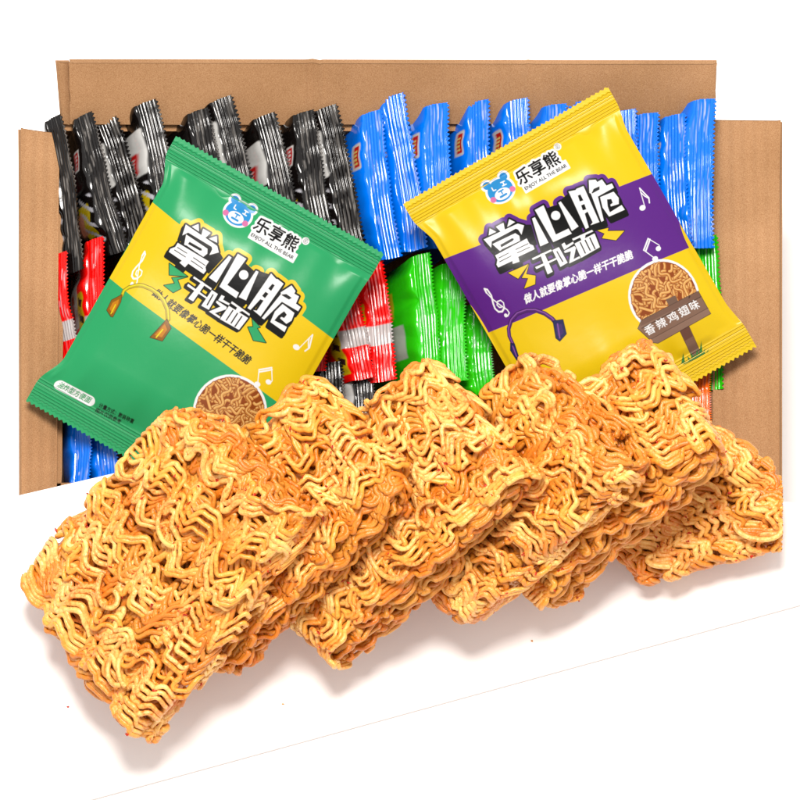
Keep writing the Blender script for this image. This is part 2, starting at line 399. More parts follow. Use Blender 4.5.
# ------------------------------------------------------------------ printed pouches
RES = 2.4                                              # print samples per photo pixel
WL, HL = 236., 299.
nx_, ny_ = int(WL*RES), int(HL*RES)
gx = np.linspace(0, WL, nx_); gy = np.linspace(0, HL, ny_)
EX = np.array([.8681, -.4964]); EY = np.array([.4964, .8681]); O_Y = np.array([403., 204.])
EXg = np.array([.8700, .4930]); EYg = np.array([-.4930, .8700]); O_G = np.array([176., 136.])
def Yl(pts, off=(0, 0), s=1.):                          # yellow pouch: photo pixels -> print coordinates
    p = np.array(pts, float) / s + np.array(off, float) - O_Y
    return np.stack([p @ EX, p @ EY], -1)
def Gl(pts, off=(0, 0), s=1.):                          # green pouch
    p = np.array(pts, float) / s + np.array(off, float) - O_G
    return np.stack([(p @ EXg) / 1.013, (p @ EYg) / 1.017], -1)
def seg_dist(X, Y, a, b):
    d = b - a; L2 = d @ d + 1e-12
    t = np.clip(((X - a[0])*d[0] + (Y - a[1])*d[1]) / L2, 0, 1)
    return np.hypot(X - a[0] - t*d[0], Y - a[1] - t*d[1])
def win(pts, m):
    p = np.asarray(pts); x0, y0 = p.min(0) - m; x1, y1 = p.max(0) + m
    i0, i1 = np.searchsorted(gx, [x0, x1]); j0, j1 = np.searchsorted(gy, [y0, y1])
    return slice(j0, max(j1, j0)), slice(i0, max(i1, i0))
def poly_sd(pts, X, Y):
    pts = np.asarray(pts); n = len(pts); d = np.full(X.shape, 1e9); ins = np.zeros(X.shape, bool)
    for i in range(n):
        a, b = pts[i], pts[(i+1) % n]
        d = np.minimum(d, seg_dist(X, Y, a, b))
        if abs(b[1] - a[1]) > 1e-9:
            c = ((a[1] > Y) != (b[1] > Y)) & (X < (b[0]-a[0]) * (Y-a[1]) / (b[1]-a[1]) + a[0]); ins ^= c
    return np.where(ins, -d, d)
class Canvas:
    def __init__(self, bg): self.c = np.tile(alb(bg), (ny_, nx_, 1)).astype(float)
    def mix(self, w, m, rgb):
        m = np.clip(m, 0, 1)[..., None]; self.c[w] = self.c[w]*(1-m) + alb(rgb)*m
    def poly(self, pts, rgb, grow=0, op=1.):
        w = win(pts, 2 + abs(grow)); X, Y = np.meshgrid(gx[w[1]], gy[w[0]])
        if X.size: self.mix(w, (.5 - (poly_sd(pts, X, Y) - grow) * RES) * op if op == 1. else np.clip(.5 - (poly_sd(pts, X, Y) - grow) * RES, 0, 1)*op, rgb)
    def line(self, pts, rgb, wd):
        pts = np.asarray(pts, float); w = win(pts, wd + 1.5); X, Y = np.meshgrid(gx[w[1]], gy[w[0]])
        if not X.size: return
        d = np.full(X.shape, 1e9)
        for a, b in zip(pts[:-1], pts[1:]): d = np.minimum(d, seg_dist(X, Y, a, b))
        self.mix(w, .5 - (d - wd/2) * RES, rgb)
    def disc(self, c, r, rgb, rx=1., ry=1., ang=0):
        t = np.linspace(0, 2*np.pi, 41)[:-1]; p = np.stack([r*rx*np.cos(t), r*ry*np.sin(t)], -1)
        ca, sa = math.cos(ang), math.sin(ang); p = p @ np.array([[ca, sa], [-sa, ca]])
        self.poly(np.asarray(c) + p, rgb)
    def mask_img(self, m, x0, y0, rgb, grow=0):
        """m: coverage on the canvas grid window starting at index (x0, y0)"""
        w = (slice(y0, y0 + m.shape[0]), slice(x0, x0 + m.shape[1])); self.mix(w, m, rgb)
_tc = {}
def text_tris(txt, bold=.0, shear=0.):
    key = (txt, bold, shear)
    if key not in _tc:
        cu = bpy.data.curves.new('lettering', 'FONT'); cu.body = txt; cu.offset = bold; cu.shear = shear; cu.size = 1; cu.resolution_u = 3
        ob = bpy.data.objects.new('lettering', cu); COL.objects.link(ob)
        dg = C.evaluated_depsgraph_get(); dg.update(); me = ob.evaluated_get(dg).to_mesh(); me.calc_loop_triangles()
        v = np.array([x.co[:2] for x in me.vertices]); t = np.array([x.vertices[:] for x in me.loop_triangles])
        _tc[key] = v[t]; ob.evaluated_get(dg).to_mesh_clear(); bpy.data.objects.remove(ob); bpy.data.curves.remove(cu)
    return _tc[key]
def put_text(cv, txt, a, b, hgt, rgb, bold=.0, shear=0., outline=None, owd=0):
    fat = bold; bold = 0.
    """lettering fitted so its box runs from a (lower left) to b (lower right) with height hgt, print coordinates"""
    T3 = text_tris(txt, bold, shear); mn = T3.reshape(-1, 2).min(0); mx = T3.reshape(-1, 2).max(0)
    a = np.array(a, float); b = np.array(b, float); ex = b - a; L = np.linalg.norm(ex); ex /= L; ey = np.array([ex[1], -ex[0]])
    q = (T3 - mn) / (mx - mn); P2 = a + q[..., :1]*L*ex + q[..., 1:]*hgt*ey
    ss = 3; w = win(P2.reshape(-1, 2), 2.5 + owd); x0, y0 = w[1].start, w[0].start; nw, nh = w[1].stop - x0, w[0].stop - y0
    big = np.zeros((nh*ss, nw*ss), bool)
    G = (P2 - np.array([gx[x0], gy[y0]])) * np.array([(nx_-1)/WL, (ny_-1)/HL]) * ss + ss/2 - .5
    for t in G:
        lo = np.maximum(np.floor(t.min(0)).astype(int), 0); hi = np.ceil(t.max(0)).astype(int) + 1
        X, Y = np.meshgrid(np.arange(lo[0], min(hi[0], big.shape[1])), np.arange(lo[1], min(hi[1], big.shape[0])))
        if not X.size: continue
        s0 = (t[1,0]-t[0,0])*(Y-t[0,1]) - (t[1,1]-t[0,1])*(X-t[0,0]); s1 = (t[2,0]-t[1,0])*(Y-t[1,1]) - (t[2,1]-t[1,1])*(X-t[1,0]); s2 = (t[0,0]-t[2,0])*(Y-t[2,1]) - (t[0,1]-t[2,1])*(X-t[2,0])
        big[Y, X] |= ((s0 >= 0) & (s1 >= 0) & (s2 >= 0)) | ((s0 <= 0) & (s1 <= 0) & (s2 <= 0))
    cov = big.reshape(nh, ss, nw, ss).mean((1, 3))
    if fat:
        e_ = int(round(fat * 70)); pb = np.pad(big, e_); bg2 = big.copy()
        for dy in range(-e_, e_+1):
            for dx in range(-e_, e_+1):
                if dx*dx + dy*dy <= e_*e_ + .5: bg2 |= pb[e_+dy:e_+dy+big.shape[0], e_+dx:e_+dx+big.shape[1]]
        cov = bg2.reshape(nh, ss, nw, ss).mean((1, 3))
    if outline is not None:
        R_ = int(owd * RES); o = np.zeros_like(cov); pad = np.pad(cov, R_ + 1)
        for dy in range(-R_, R_+1):
            for dx in range(-R_, R_+1):
                if dx*dx + dy*dy <= R_*R_: o = np.maximum(o, pad[R_+1+dy:R_+1+dy+nh, R_+1+dx:R_+1+dx+nw])
        cv.mask_img(o, x0, y0, outline)
    cv.mask_img(cov, x0, y0, rgb)

WHT = (255, 255, 255); BLK = (4, 3, 3)
def A(p): return Yl(p, (475, 210), 10)
def B_(p): return Yl(p, (525, 190), 10)
def Cc(p): return Yl(p, (560, 165), 10)
def Dd(p): return Yl(p, (525, 220), 10)
circ = lambda c, r: [(c[0] + r*math.cos(t), c[1] + r*math.sin(t)) for t in np.linspace(0, 6.283, 25)[:-1]]
GLY = [A([(208, 172), (282, 132), (297, 205), (256, 222)]), A([(145, 188), (210, 222), (135, 258)]), A([(340, 96), (397, 125), (320, 174)]),
 A([(86, 298), (425, 140), (487, 158), (462, 250), (430, 200), (405, 190), (165, 318), (160, 382)]),
 A([(172, 345), (400, 236), (440, 262), (447, 312), (262, 402), (247, 412)]),
 A([(200, 458), (515, 288), (532, 325), (545, 345), (578, 358), (592, 395), (428, 472), (442, 520), (375, 542), (372, 512), (230, 578), (213, 550), (222, 500)]),
 B_([(68, 290), (95, 276), (232, 530), (150, 567)]), B_([(96, 205), (181, 158), (305, 450), (430, 390), (463, 440), (280, 524)]), B_(circ((303, 260), 46)), B_([(330, 135), (352, 120), (531, 368), (465, 413)]),
 Cc([(80, 272), (150, 258), (160, 245), (228, 218), (388, 575), (300, 607), (322, 578), (270, 470), (242, 492), (283, 628), (253, 644)]),
 Cc([(283, 159), (350, 154), (366, 178), (413, 151), (458, 213), (512, 190), (533, 232), (372, 322), (432, 560), (408, 573), (303, 292), (288, 285)]),
 Cc([(395, 328), (530, 273), (580, 335), (581, 395), (502, 420), (498, 402), (522, 385), (507, 345), (463, 350), (470, 420), (492, 480), (610, 406), (641, 452), (485, 521), (420, 430)])]
GLY_K = [A([(250, 352), (368, 285), (388, 292), (376, 312), (260, 378)]), A([(262, 398), (450, 312), (451, 318), (263, 405)]),
 A([(233, 480), (335, 428), (337, 436), (236, 489)]), A([(400, 396), (530, 334), (533, 342), (403, 405)]), A([(240, 518), (360, 458), (362, 466), (243, 527)]), A([(415, 430), (546, 370), (548, 378), (418, 439)]),
 Cc([(172, 312), (198, 300), (228, 360), (192, 372)]), Cc([(205, 410), (238, 395), (258, 448), (222, 460)]), Cc([(310, 287), (330, 245), (390, 218), (390, 252), (318, 291)])]
SUB = [Dd([(66, 388), (255, 299), (267, 312), (75, 404)]), Dd([(98, 475), (310, 382), (317, 395), (112, 494)]), Dd([(148, 345), (187, 333), (272, 520), (223, 547)]),
 Dd([(272, 305), (335, 275), (421, 430), (350, 472)]), Dd([(362, 248), (390, 229), (408, 260), (477, 221), (483, 239), (388, 302)]), Dd([(386, 315), (490, 264), (505, 282), (480, 397), (540, 366), (549, 383), (438, 437), (455, 315), (395, 333)]),
 Dd([(468, 192), (665, 104), (677, 118), (477, 210)]), Dd([(545, 175), (600, 155), (592, 195), (560, 205)]), Dd([(492, 240), (690, 139), (743, 275), (557, 382)])]
SUB_K = [Dd([(308, 318), (320, 312), (382, 420), (369, 427)]), Dd([(541, 228), (552, 222), (606, 335), (595, 343)]), Dd([(589, 205), (601, 199), (655, 308), (643, 315)]), Dd([(636, 182), (648, 176), (703, 292), (691, 300)])]
BOLTS = [A([(330, 632), (535, 542), (428, 690)]), A([(535, 548), (508, 645), (601, 660), (597, 745), (490, 787), (528, 685), (466, 682)]), Cc([(370, 660), (478, 634), (470, 665), (637, 662), (555, 756), (416, 736), (440, 690)])]
def wavy_strands(cv, c, R, seed):
    r = np.random.default_rng(seed); cv.disc(c, R, (150, 72, 24))
    for k in range(95):
        p0 = np.array(c) + r.uniform(-R, R, 2); a0 = r.normal(1.9, .7); t = np.linspace(-1, 1, 26)
        ln_ = r.uniform(9, 17); am = r.uniform(1.5, 3.6); fr = r.uniform(3, 6); ph = r.uniform(0, 6); bd = r.normal(0, 4)
        x = t*ln_; y = am*np.sin(fr*t + ph) + bd*t*t
        pts = p0 + np.stack([x*math.cos(a0) - y*math.sin(a0), x*math.sin(a0) + y*math.cos(a0)], -1)
        ok = np.hypot(*(pts - c).T) < R - 1.2
        i = 0
        while i < len(pts):
            if not ok[i]: i += 1; continue
            j = i
            while j < len(pts) and ok[j]: j += 1
            if j - i > 2:
                tt = r.uniform(0, 1); l_ = (int(212 + 24*tt), int(140 + 34*tt), int(66 + 30*tt))
                cv.line(pts[i:j], (146, 70, 22), 3.6); cv.line(pts[i:j], l_, 2.5); cv.line(pts[i:j] - [.25, .35], (246, 200, 128), .7)
            i = j
def paint(which):
    gr = which == 'green'
    base = (46, 172, 106) if gr else (246, 208, 22); band = (246, 208, 22) if gr else (98, 38, 140); acc = base
    cv = Canvas(base)
    cv.poly([(-5, 67.5), (240, 98), (240, 181), (-5, 153.2)], band)
    f = lambda p: p                                      # same artwork on both pouches
    # treble clef and notes
    clef = Gl([(368, 262), (372, 275), (398, 276), (408, 255), (406, 200), (408, 140), (420, 82), (435, 58), (443, 78), (425, 118), (385, 152), (362, 178), (358, 208), (375, 229), (408, 232), (434, 212), (436, 188), (415, 172), (392, 180), (388, 200), (398, 212)], (70, 240), 6.154)
    cv.line(clef, WHT, 1.3); cv.disc(clef[0], 2.0, WHT); cv.line(clef[6:11], WHT, 1.9); cv.line(clef[10:15], WHT, 1.9)
    N1 = lambda p: Yl(p, (560, 140), 6.154)
    cv.disc(N1([(513, 415)])[0], 3.6, WHT, 1.0, .75, .0); cv.line(N1([(530, 412), (500, 290)]), WHT, .9); cv.line(N1([(502, 292), (528, 318), (560, 348), (562, 380)]), WHT, 1.4); cv.line(N1([(507, 318), (530, 338), (558, 352)]), WHT, 1.2)
    cv.line(N1([(540, 608), (512, 680)]), WHT, 1.4); cv.line(N1([(552, 612), (524, 686)]), WHT, 1.4); cv.line(N1([(540, 608), (612, 645), (618, 665)]), WHT, .9); cv.line(N1([(512, 680), (580, 730)]), WHT, .9)
    cv.disc(N1([(606, 668)])[0], 3.0, WHT, 1, .8); cv.disc(N1([(582, 733)])[0], 3.0, WHT, 1, .8)
    # title: outline colour, black block, white strokes
    w = win(np.concatenate(GLY + SUB), 14); X, Y = np.meshgrid(gx[w[1]], gy[w[0]])
    d = np.full(X.shape, 1e9)
    for g_ in GLY: d = np.minimum(d, poly_sd(g_, X, Y))
    ds = np.full(X.shape, 1e9)
    for g_ in SUB: ds = np.minimum(ds, poly_sd(g_, X, Y))
    cv.mix(w, .5 - (d - 5.6)*RES, band)
    rgtd = lambda D_, dx, dy: np.roll(np.roll(D_, int(dy*RES), 0), int(dx*RES), 1)
    blk = np.minimum(d - 1.9, ds - 1.7)
    for k in range(1, 8): blk = np.minimum(blk, rgtd(d, -.10*k, .80*k) - 1.9)
    for k in range(1, 5): blk = np.minimum(blk, rgtd(ds, -.35*k, .62*k) - 1.6)
    cv.mix(w, .5 - blk*RES, BLK)
    gaps = [A([(470, 150), (560, 150), (620, 350), (560, 380), (440, 300)]), B_([(200, 190), (330, 150), (470, 420), (300, 440)]), B_([(345, 110), (440, 30), (600, 380), (535, 390)])]
    for g_ in gaps: cv.poly(g_, BLK)
    for g_ in BOLTS: cv.poly(g_, BLK, grow=.75); cv.poly(g_, acc)
    for g_ in GLY: cv.poly(g_, WHT)
    for g_ in GLY_K: cv.poly(g_, BLK)
    for g_ in SUB: cv.poly(g_, WHT)
    for g_ in SUB_K: cv.poly(g_, BLK)
    # slogan
    put_text(cv, '做人就要像掌心脆一样干干脆脆', (57, 148), (173.5, 161.7), 9.4, BLK if gr else WHT, .030, .25)
    # brand badge
    hc = Yl([(245, 305)], (460, 140), 6.154)[0]; Bp = lambda x, y: (hc[0] + x, hc[1] + y)
    for gw, colr in ((2.2, WHT), (0, (44, 150, 218))):
        cv.disc(Bp(0, 1), 13.2 + gw, colr, 1.0, .88); cv.disc(Bp(-9.6, -9.6), 4.0 + gw, colr); cv.disc(Bp(9.6, -9.6), 4.0 + gw, colr)
    cv.disc(Bp(0, 5.2), 6.8, WHT, 1.2, .82); cv.line([Bp(-6.3, -5.4), Bp(-6.3, -2), Bp(-3.8, -1.6)], WHT, 1.1); cv.line([Bp(4, -5.4), Bp(8, -5)], WHT, 1.1); cv.line([Bp(6, -5.2), Bp(5.8, -1.8)], WHT, 1.1); cv.line([Bp(4, -1.6), Bp(8, -1.4)], WHT, 1.1)
    cv.line([Bp(-2.4, 1.8), Bp(2.4, 1.8)], (44, 150, 218), 1.6); cv.line([Bp(0, 2), Bp(0, 5)], (44, 150, 218), 1.4); cv.line([Bp(-3.2, 7.2), Bp(3.2, 7.2)], (44, 150, 218), 2.2)
    cv.disc(Bp(-11, 6), 3.0, (222, 120, 172)); cv.disc(Bp(11, 6), 3.0, (222, 120, 172))
    cv.poly([(112, 43), (162, 43), (162, 51.5), (112, 51.5)], WHT, grow=.8)
    put_text(cv, '乐享熊', (111, 43), (157.5, 43), 15.5, (6, 6, 6), .045, 0, WHT, 2.3)
    put_text(cv, 'ENJOY ALL THE BEAR', (113, 50.6), (160.5, 50.6), 4.8, (10, 10, 10), .018)
    cv.disc((162.5, 27), 3.8, WHT); put_text(cv, '®', (160.2, 29.6), (164.9, 29.6), 5.0, (40, 40, 40), .0)
    # headphones
    if gr:
        Hh_ = lambda p: Gl(p, (70, 240), 6.154); arc_ = [(300, 330), (310, 300), (345, 283), (400, 277), (450, 282), (500, 302), (545, 332), (580, 375), (603, 430), (608, 490)]
        c1, c2, c3 = (196, 176, 8), (238, 224, 20), (150, 96, 8); cups = [[(222, 350), (300, 325), (298, 372), (250, 465), (232, 458), (194, 412)], [(535, 562), (600, 490), (625, 545), (572, 622), (498, 600)]]
        gl = [[(232, 440), (258, 385)], [(535, 600), (575, 552)]]
    else:
        Hh_ = lambda p: Yl(p, (490, 250), 5.333); arc_ = [(102, 512), (84, 470), (84, 430), (105, 380), (145, 340), (195, 322), (240, 322), (290, 340), (330, 368), (350, 392)]
        c1, c2, c3 = (84, 36, 112), (142, 84, 168), (36, 40, 92); cups = [[(335, 380), (386, 373), (404, 448), (370, 486), (350, 470)], [(88, 510), (112, 512), (135, 598), (118, 602), (84, 550)]]
        gl = [[(370, 470), (358, 395)], [(100, 525), (118, 580)]]
    ap = Hh_(arc_); cv.line(ap, (60, 52, 20) if gr else (40, 20, 60), 4.4); cv.line(ap, c1, 3.5); cv.line(ap + [.2, -.7], c2, 1.2)
    for cp_, g_ in zip(cups, gl):
        q_ = Hh_(cp_); cv.poly(q_, (50, 36, 10) if gr else (24, 20, 40), grow=.6); cv.poly(q_, c3); m_ = q_.mean(0); cv.poly(m_ + (q_ - m_)*.62, (206, 132, 14) if gr else (66, 44, 110)); cv.line(Hh_(g_), c2, 1.2)
    # window with noodles
    cc_ = (181.3, 209.5); cv.disc(cc_, 36.8, WHT); wavy_strands(cv, cc_, 34.2, 5)
    if gr:
        cv.line([(20, 269.5), (55, 268.3)], WHT, 10.2)
        put_text(cv, '油炸型方便面', (18.5, 272.4), (56.5, 271.2), 6.8, (36, 160, 92), .015, .25)
        put_text(cv, '计量方式：散装称重', (65.3, 269.4), (103, 267.2), 4.8, (12, 30, 20), .015); put_text(cv, '图片仅供参考', (64.6, 275.2), (92, 273.6), 4.6, (12, 30, 20), .015)
    else:
        Sg = lambda p: Yl(p, (640, 270), 8)
        post = Sg([(318, 492), (386, 450), (482, 655), (422, 705)]); cv.poly(post, (92, 62, 48), grow=.5); cv.poly(post, (132, 98, 80)); cv.poly(Sg([(318, 492), (386, 450), (420, 530), (352, 570)]), (112, 74, 60))
        cv.poly(Sg([(203, 240), (276, 208), (296, 250), (228, 288)]), (120, 92, 76), grow=.3)
        plank = Sg([(-20, 470), (8, 405), (480, 162), (578, 340), (140, 585), (100, 580)])
        cv.poly(plank, (78, 54, 42), grow=.6); cv.poly(plank, (140, 108, 90))
        cv.poly(Sg([(-2, 452), (8, 405), (480, 162), (500, 200)]), (124, 92, 76)); cv.line(Sg([(10, 468), (500, 205)]), (70, 48, 38), .8); cv.line(Sg([(85, 556), (560, 296)]), (70, 48, 38), .8)
        cv.poly(Sg([(85, 556), (560, 296), (578, 340), (140, 585), (100, 580)]), (150, 118, 100)); cv.line(Sg([(395, 220), (402, 205)]), (70, 48, 38), 1.2)
        for k_, (ch) in enumerate('香辣鸡翅味'):
            p_ = Sg([(55 + k_*91, 530 - k_*49.5), (128 + k_*91, 492 - k_*49.5)]); put_text(cv, ch, p_[0], p_[1], 9.6, WHT, .02)
        for (x0, y0), (x1, y1), wd in (((345, 745), (345, 662), 16), ((390, 735), (318, 752), 12), ((400, 725), (380, 690), 14), ((425, 715), (405, 655), 14), ((455, 700), (458, 628), 16), ((485, 690), (490, 566), 18), ((505, 680), (520, 625), 14), ((530, 668), (552, 628), 12), ((440, 710), (435, 665), 14)):
            cv.poly(Sg([(x0 - wd, y0 + 8), (x1, y1), (x0 + wd, y0 - 4)]), (44, 128, 50))
        cv.line(Sg([(350, 752), (550, 660)]), (60, 120, 50), 1.0)
    return cv

def pouch(which, origin, ex2, ey2, z0, li, ri, label):
    gr = which == 'green'; cv = paint(which)
    sx, sy = (1.013, 1.017) if gr else (1., 1.)
    X, Y = np.meshgrid(gx, gy)                                      # (ny, nx)
    yv = Y.copy()
    tooth = 2/np.pi*np.arcsin(np.sin(2*np.pi*X/5.2))*1.15
    # toothed ends
    yv = np.where(Y < 12, Y + tooth*(1 - Y/12), yv); yv = np.where(Y > HL - 12, Y + tooth*(1 - (HL - Y)/12), yv)
    yv = np.clip(yv, -3, HL + 3)
    body = smooth01((Y - 23) / 9) * smooth01((HL - 26 - Y) / 9)
    insl = li * smooth01((Y - 16)/34) * smooth01((HL - 20 - Y)/36); insr = ri * smooth01((Y - 16)/34) * smooth01((HL - 20 - Y)/36)
    xv = X + insl*np.clip(1 - X/42, 0, 1) - insr*np.clip(1 - (WL - X)/42, 0, 1)
    fx = 1 - np.abs(2*X/WL - 1)**3.4; fy = np.clip(np.minimum((Y - 26)/46, (HL - 28 - Y)/46), 0, 1); fy = np.sin(fy*np.pi/2)
    r = np.random.default_rng(3 if gr else 4)
    h = 15*fx*fy
    for k in range(12):                                              # folds gathered at the seals
        f_ = r.uniform(.05, .22); h += body * r.uniform(.2, .7) * np.sin(f_*X + r.uniform(0, 6) + r.normal()*Y/60) * (np.exp(-np.abs(Y - 26)/26) + np.exp(-np.abs(HL - 28 - Y)/26)) * 1.15
    for k in range(10):
        f_, g_ = r.normal(0, .03), r.normal(0, .03); h += .50 * body * np.sin(f_*X + g_*Y + r.uniform(0, 6))
    # sealed side fold: a soft step along both long edges
    h += body * (1.2*smooth01((X - 4)/5) * smooth01((WL - X - 4)/5))
    rdg = np.where(Y < 27, np.sin((Y - 4)*2*np.pi/3.05), np.sin((HL - Y - 4)*2*np.pi/3.05)) * (((Y > 4) & (Y < 25.5)) | ((HL - Y > 4) & (HL - Y < 27.5)))
    h += .80 * rdg * (1 - body)
    ph = fwd * 0
    O0 = unproj(*origin, z0)
    nview = -fwd
    tilt = rgt; down = -upv
    def at(xl, yl, hh):
        p = xl[..., None]*sx*np.array([ex2[0], ex2[1]]) + yl[..., None]*sy*np.array([ey2[0], ey2[1]])
        return O0 + (rgt*p[..., :1] + down*p[..., 1:])*S*pscale + nview*(hh*S)[..., None]
    pscale = (np.dot(O0 - CAM, fwd)) / D
    root_loc = at(np.array(WL/2), np.array(HL/2), np.array(0.))
    root = empty('noodle_pouch', root_loc); tag(root, label, 'snack pouch', 'large printed noodle pouches lying on the packets')
    F = at(xv, yv, h); Bk = at(xv[::6, ::6], yv[::6, ::6], -h[::6, ::6]*.55 - .6)
    rows_ = [('top_seal', 0, int(26*RES)), ('printed_film', int(26*RES) - 1, ny_ - int(28*RES)), ('bottom_seal', ny_ - int(28*RES) - 1, ny_)]
    for nm, a, b in rows_:
        v = F[a:b].reshape(-1, 3) - root_loc
        f1 = grid_faces(b - a, nx_, 0, True)
        link_mesh(nm, v, f1, [M_film], root, col=cv.c[a:b].reshape(-1, 3))
    nyb, nxb = Bk.shape[:2]
    link_mesh('back_film', Bk.reshape(-1, 3) - root_loc, grid_faces(nyb, nxb), [M_film], root, col=np.tile(alb((46, 172, 106) if gr else (246, 208, 22)), (nyb*nxb, 1)))
    return root
pouch('green', (176, 136), EXg, EYg, H + .052, 12., 2., 'big green noodle pouch with yellow band lying tilted on black and red packets')
pouch('yellow', (403, 204), EX, EY, H + .040, 8.5, 5., 'big yellow noodle pouch with purple band lying tilted on blue and green packets')

# ------------------------------------------------------------------ fried noodle cakes
def tubes(Pn, radius, sides=7, ref=None):
    """Pn: (strands, points, 3) -> vertices, faces; parallel-transported rings, rounded ends"""
    Sn, N, _ = Pn.shape
    T = np.gradient(Pn, axis=1); T /= np.linalg.norm(T, axis=2, keepdims=True) + 1e-12
    nrm = np.zeros_like(Pn)
    n0 = np.cross(T[:, 0], np.array([.3, .5, .8])); n0 /= np.linalg.norm(n0, axis=1, keepdims=True)
    nrm[:, 0] = n0
    for i in range(1, N):
        q = nrm[:, i-1] - T[:, i] * np.sum(nrm[:, i-1] * T[:, i], 1, keepdims=True)
        nrm[:, i] = q / (np.linalg.norm(q, axis=1, keepdims=True) + 1e-12)
    B = np.cross(T, nrm)
    a = np.arange(sides) / sides * 2*np.pi
    rr_ = np.broadcast_to(np.asarray(radius), (Sn, N)).copy()
    rr_[:, 0] *= .35; rr_[:, -1] *= .35
    ring = nrm[:, :, None, :] * np.cos(a)[:, None] + B[:, :, None, :] * np.sin(a)[:, None] * .88
    vs = Pn[:, :, None, :] + ring * rr_[:, :, None, None]
    idx = np.arange(Sn * N * sides).reshape(Sn, N, sides)
    nx = np.roll(idx, -1, axis=2)
    f = np.stack([idx[:, :-1], nx[:, :-1], nx[:, 1:], idx[:, 1:]], -1).reshape(-1, 4)
    return vs, f

